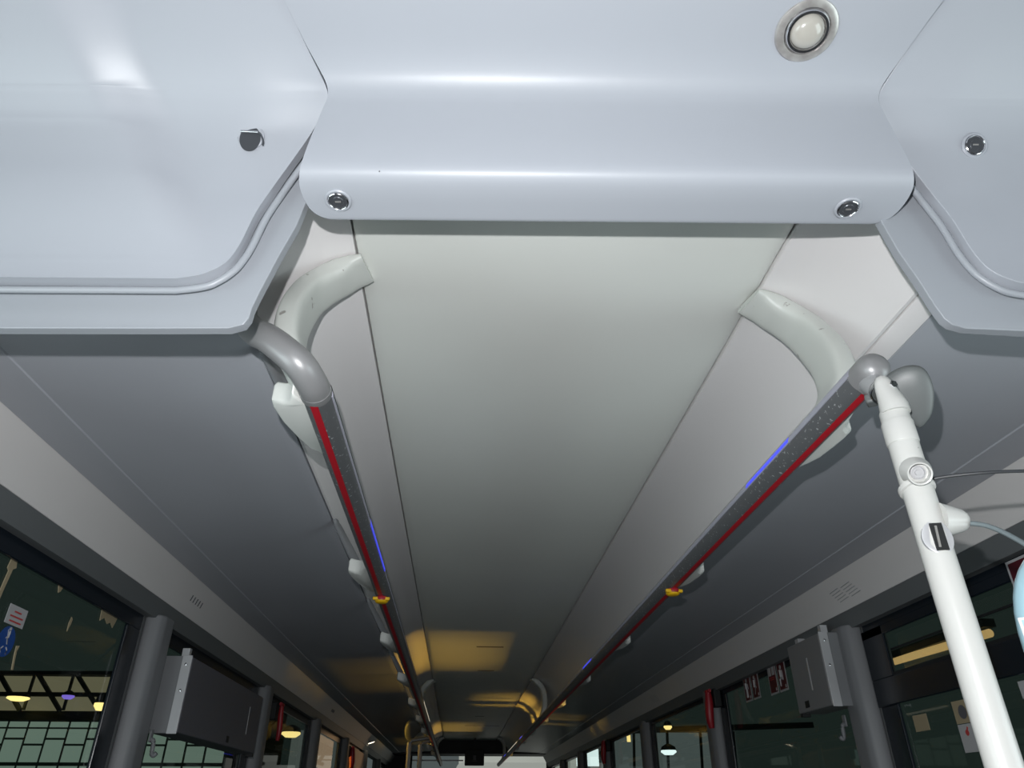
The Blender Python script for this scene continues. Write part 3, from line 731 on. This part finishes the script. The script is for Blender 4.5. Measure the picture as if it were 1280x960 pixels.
# ------------------------------------------------------------------ ceiling details
def hatch(y, x, w, lab):
    tag(MB().box((x-w/2,y-.010,.8765),(x+w/2,y+.010,.8795)).obj('ceiling_slot', 'ink_dark', smooth=False, bevel=.002), lab, 'ceiling slot', 'slots in the ceiling panel')
hatch(4.69, .005, .17, 'faint short slot in the ceiling panel where amber light begins')
hatch(5.585, .012, .12, 'dark short slot in the middle of the amber ceiling panel')
hatch(8.57, .05, .10, 'small slot in the ceiling between the rear amber bands')
tag(MB().box((-.10,9.59,.8765),(.32,9.605,.8795)).obj('ceiling_slot', 'ink_dark', smooth=False), 'thin seam strip across the ceiling near the rear', 'ceiling slot', 'slots in the ceiling panel')

# downlight in the left strip
c = W(-1.140,8.9,.640); n = Vector((.102,0,-.057)).normalized()*-1
n = Vector((.30,0,-.95)); 
root = thing('downlight', c, 'small lit round downlight in the left vent strip near the rear', 'downlight')
MB().lathe(c, n, [(.052,-.004),(.052,.003),(.044,.006),(.042,.002)], k=28).obj('trim_ring', 'alu', root)
m = MB().lathe(c+n.normalized()*.001, n, [(.041,0),(.041,.004),(.03,.006),(.0001,.007)], k=28); m.obj('lit_lens', mat('lit_lens', (1,.9,.7), .4, emis=((1,.86,.6), 3.5)), root)
# warm-lit panel below it
root = thing('partition_panel', W(-1.20,7.9,-.5), 'brown panel with a small dark sign in warm light on the left wall', 'panel')
MB().box((-1.215,7.62,-.5),(-1.185,8.78,.52)).obj('panel_board', 'brown', root, smooth=False, bevel=.004)
MB().box((-1.184,7.95,.30),(-1.180,8.08,.42)).obj('panel_sign', 'ink_dark', root, smooth=False)

# display by the back window
root = thing('rear_display', W(.07,11.4,.53), 'small black rear display hanging before the bright back window', 'display')
MB().box((-.075,11.38,.532),(.20,11.44,.735)).obj('display_case', 'black', root, bevel=.012)
m = MB(); m.box((.045,11.376,.60),(.085,11.381,.66)); m.box((.03,11.376,.585),(.10,11.381,.592)); m.obj('dim_symbol', 'ink_dark', root, smooth=False)
MB().box((.05,11.395,.733),(.08,11.42,.885)).obj('hanger', 'black', root)
# back window frame bar
root = tag(MB().box((-.86,12.15,.628),(-.09,12.19,.645)).obj('window_bar', 'alu', smooth=False), 'thin pale horizontal bar across the left of the back window', 'bar')

# ------------------------------------------------------------------ outside: the hall
def out(name, mb, m, lab, cat, group=None, **k): return tag(mb.obj(name, m, **k), lab, cat, group)
YB = 25.
# glazed wall seen through the left windows
root = thing('glazed_hall_wall', W(-14,YB,-1.5), 'glazed hall wall with staggered pale green panes outside the left windows', 'hall wall')
MB().box((-26,YB+.10,-1.6),(-5.6,YB+.16,3.75)).obj('back_plane', 'steelframe', root, smooth=False)
rowz = [(-1.4,-.2),(-.1,1.12),(1.22,2.28)]
for c_ in range(30):
    x0 = -25.4 + c_*.605
    if x0 > -6.4: break
    dz = .16 if c_ % 2 else 0
    bright = abs(x0+10.27) < .3
    for z0, z1, mm in ((-.35,1.12,'pane'),(1.22,1.66+dz,'pane'),(1.72+dz,2.12,'pane'),(2.17,2.32,'pane')):
        MB().box((x0,YB+.03,z0),(x0+.53,YB+.06,z1)).obj('window_pane', 'pane_bright' if bright and z1 < 1.9 else mm, root, smooth=False)
m = MB().box((-26,YB-.02,2.36),(-5.6,YB+.1,2.62)); m.obj('steel_beam', 'steelframe', root, smooth=False)
root = thing('roof_truss', W(-14,YB-.2,2.62), 'dark steel roof truss crossing a beige wall outside the left windows', 'truss')
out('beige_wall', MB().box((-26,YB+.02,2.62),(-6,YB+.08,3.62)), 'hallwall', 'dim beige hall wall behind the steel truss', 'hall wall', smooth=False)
m = MB().bar(W(-26,YB-.2,3.04),W(-6,YB-.2,3.08),.12); m.obj('middle_chord', 'steelframe', root, smooth=False)
MB().bar(W(-26,YB-.2,3.58),W(-6,YB-.2,3.74),.12).obj('top_chord', 'steelframe', root, smooth=False)
for k in range(16):
    x = -25.3 + k*1.18
    MB().bar(W(x,YB-.2,2.62),W(x,YB-.2,3.7),.07).obj('vertical_strut', 'steelframe', root, smooth=False)
    MB().bar(W(x+.1,YB-.22,3.66),W(x+1.1,YB-.22,2.6),.11).obj('diagonal_strut', 'steelframe', root, smooth=False)
def lamp(x, y, z, r, h, m, lab, cat='lamp'):
    root = thing('hall_lamp', W(x,y,z), lab, cat, 'lamps in the hall outside')
    MB().lathe(W(x,y,z), (0,0,-1), [(r,0),(r*1.05,h*.4),(r*.6,h)], k=18).obj('lit_lens', m, root)
    MB().lathe(W(x,y,z), (0,0,1), [(r*1.08,0),(r*.9,h*.8),(r*.3,h*1.4)], k=18).obj('lamp_housing', 'steelframe', root)
lamp(-13.55,24.4,2.93,.30,.10,'lampwarm','flat warm lamp under the truss at the left frame edge')
lamp(-11.05,24.4,2.78,.20,.2,'lampwarm','warm lamp under the truss nearest the left pillar')
lamp(-12.1,24.4,2.99,.17,.1,'lampviolet','violet lamp under the truss between the two warm ones')
lamp(-5.25,24.4,2.02,.27,.14,'lampwarm','warm lamp seen through the left window beyond the display case')
# cool workshop wall seen through the right windows and the middle
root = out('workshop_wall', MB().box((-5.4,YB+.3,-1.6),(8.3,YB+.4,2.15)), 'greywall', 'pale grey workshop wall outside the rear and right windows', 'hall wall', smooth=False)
root = thing('workshop_gantry', W(6,24.2,-1.5), 'dark gantry with slanted struts outside the right windows', 'gantry')
MB().bar(W(1.5,24.2,1.98),W(11,24.2,2.3),.16).obj('gantry_beam', 'steelframe', root, smooth=False)
for k in range(6):
    x = 2.9 + k*1.05
    MB().bar(W(x,24.2,-1.5),W(x+.25,24.2,2.1),.07).obj('gantry_strut', 'steelframe', root, smooth=False)
lamp(6.1,23.5,1.52,.22,.12,'lampwhite','round white lamp outside the right windows')
lamp(6.15,23.5,2.18,.12,.10,'lampwarm','small warm lamp above the white one outside the right windows')
o = out('workshop_light_panel', MB().box((3.25,23.6,1.1),(4.0,23.66,1.55)), 'lampwhite', 'bright white lit panel outside the far right window', 'lamp', smooth=False)
o = out('workshop_light_panel', MB().box((4.9,23.6,1.75),(5.0,23.66,2.0)), 'lampwarm', 'small upright warm light panel outside the right windows', 'lamp', smooth=False)
for k in range(4):
    out('clerestory_pane', MB().box((5.35+k*.72,23.6,3.02+.18*k),(5.35+k*.72+.52,23.66,3.28+.18*k)), 'pane', ['first','second','third','last'][k]+' small pale pane from the left high outside the right windows', 'window pane', 'row of small panes high outside', smooth=False)
# tube lamp outside right
root = thing('tube_lamp', W(5,7.2,1.3), 'long orange tube lamp seen through the right hopper window', 'tube lamp')
MB().tube([W(3.83,6.72,1.178), W(3.83,5.36,1.152)], .032, 12).obj('glowing_tube', 'tube', root)
MB().box((3.80,5.36,1.20),(3.90,6.72,1.26)).obj('lamp_housing', 'steelframe', root, smooth=False)
# behind the back window
out('glowing_wall', MB().box((-.15,16,-1.5),(2.2,16.1,1.12)), 'rearwhite', 'self-glowing white wall outside the back window', 'wall', smooth=False)
root = thing('parked_van', W(.6,14.6,-1.5), 'dim white van roof and dark windscreen behind the back window', 'van')
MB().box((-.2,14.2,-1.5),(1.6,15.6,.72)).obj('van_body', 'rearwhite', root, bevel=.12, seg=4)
MB().box((.15,14.15,.2),(1.1,14.25,.60)).obj('windscreen', 'black', root, bevel=.04)

# ------------------------------------------------------------------ camera
cam = bpy.data.cameras.new('camera'); co = bpy.data.objects.new('camera', cam); C.objects.link(co)
co.location = (-CX, 0, CZ)
cam.sensor_width = 36; cam.lens = 890*36/1280; cam.clip_start = .02; cam.clip_end = 200
pitch = math.radians(30.869); yaw = math.radians(3.862)
co.rotation_euler = (math.pi/2 + pitch, 0, -yaw)
bpy.context.scene.camera = co

# ------------------------------------------------------------------ light
def light(name, typ, loc, power, col, **k):
    l = bpy.data.lights.new(name, typ); l.energy = power; l.color = col
    for a, b in k.items(): setattr(l, a, b)
    o = bpy.data.objects.new(name, l); C.objects.link(o); o.location = loc; return o
Rm = co.rotation_euler.to_matrix()
flash = light('phone_flash', 'POINT', co.location + Rm @ Vector((-.035,.085,.0)), 58, (.985,.99,1.), shadow_soft_size=.006)
# added fill light outside the windscreen, behind the camera
ws = light('windscreen_fill', 'AREA', (0, Y0-.15, 1.05), 3, (.86,.93,1.), shape='RECTANGLE', size=2.2, size_y=1.2)
ws.rotation_euler = (math.pi/2 + .35, 0, 0)
# added fill lights beyond the cab side windows, lifting the flash shadows
for sx in (-1, 1):
    l = light('side_window_fill', 'AREA', (sx*1.5, .15, CZ-.05), 14, (.88,.93,1.), shape='RECTANGLE', size=1.1, size_y=.8)
    l.rotation_euler = (Vector((-sx*1.2,.55,.75))).to_track_quat('-Z','Y').to_euler()
# amber yard lamps outside
def spot(name, loc, target, power, ang, col=(1,.52,.08)):
    o = light(name, 'SPOT', loc, power, col, shadow_soft_size=.30, spot_size=math.radians(ang), spot_blend=.5)
    o.rotation_euler = (Vector(target)-Vector(loc)).to_track_quat('-Z','Y').to_euler(); return o
for yy in (4.50, 4.90, 5.30): spot('yard_lamp', W(4.2,yy,-.42), W(-.12,yy,.87), 950, 6.4)
for yy in (7.10, 7.48, 7.86): spot('yard_lamp', W(-4.2,yy-.3,-.36), W(.14,yy,.87), 1750, 6.4)
for yy in (9.55, 9.95, 10.35): spot('yard_lamp', W(4.2,yy,-.42), W(-.12,yy,.87), 1000, 6.4)
spot('downlight_beam', W(-1.02,8.75,.60), W(-1.20,8.1,.30), 2.2, 70, (1,.6,.3))
wd = bpy.data.worlds.new('world'); bpy.context.scene.world = wd; wd.use_nodes = True
wd.node_tree.nodes['Background'].inputs[0].default_value = (.0125,.0185,.0165,1); wd.node_tree.nodes['Background'].inputs[1].default_value = 1.

sc = bpy.context.scene
sc.view_settings.view_transform = 'Standard'; sc.view_settings.look = 'None'; sc.view_settings.gamma = 1; sc.view_settings.exposure = 0
sc.view_settings.use_curve_mapping = False
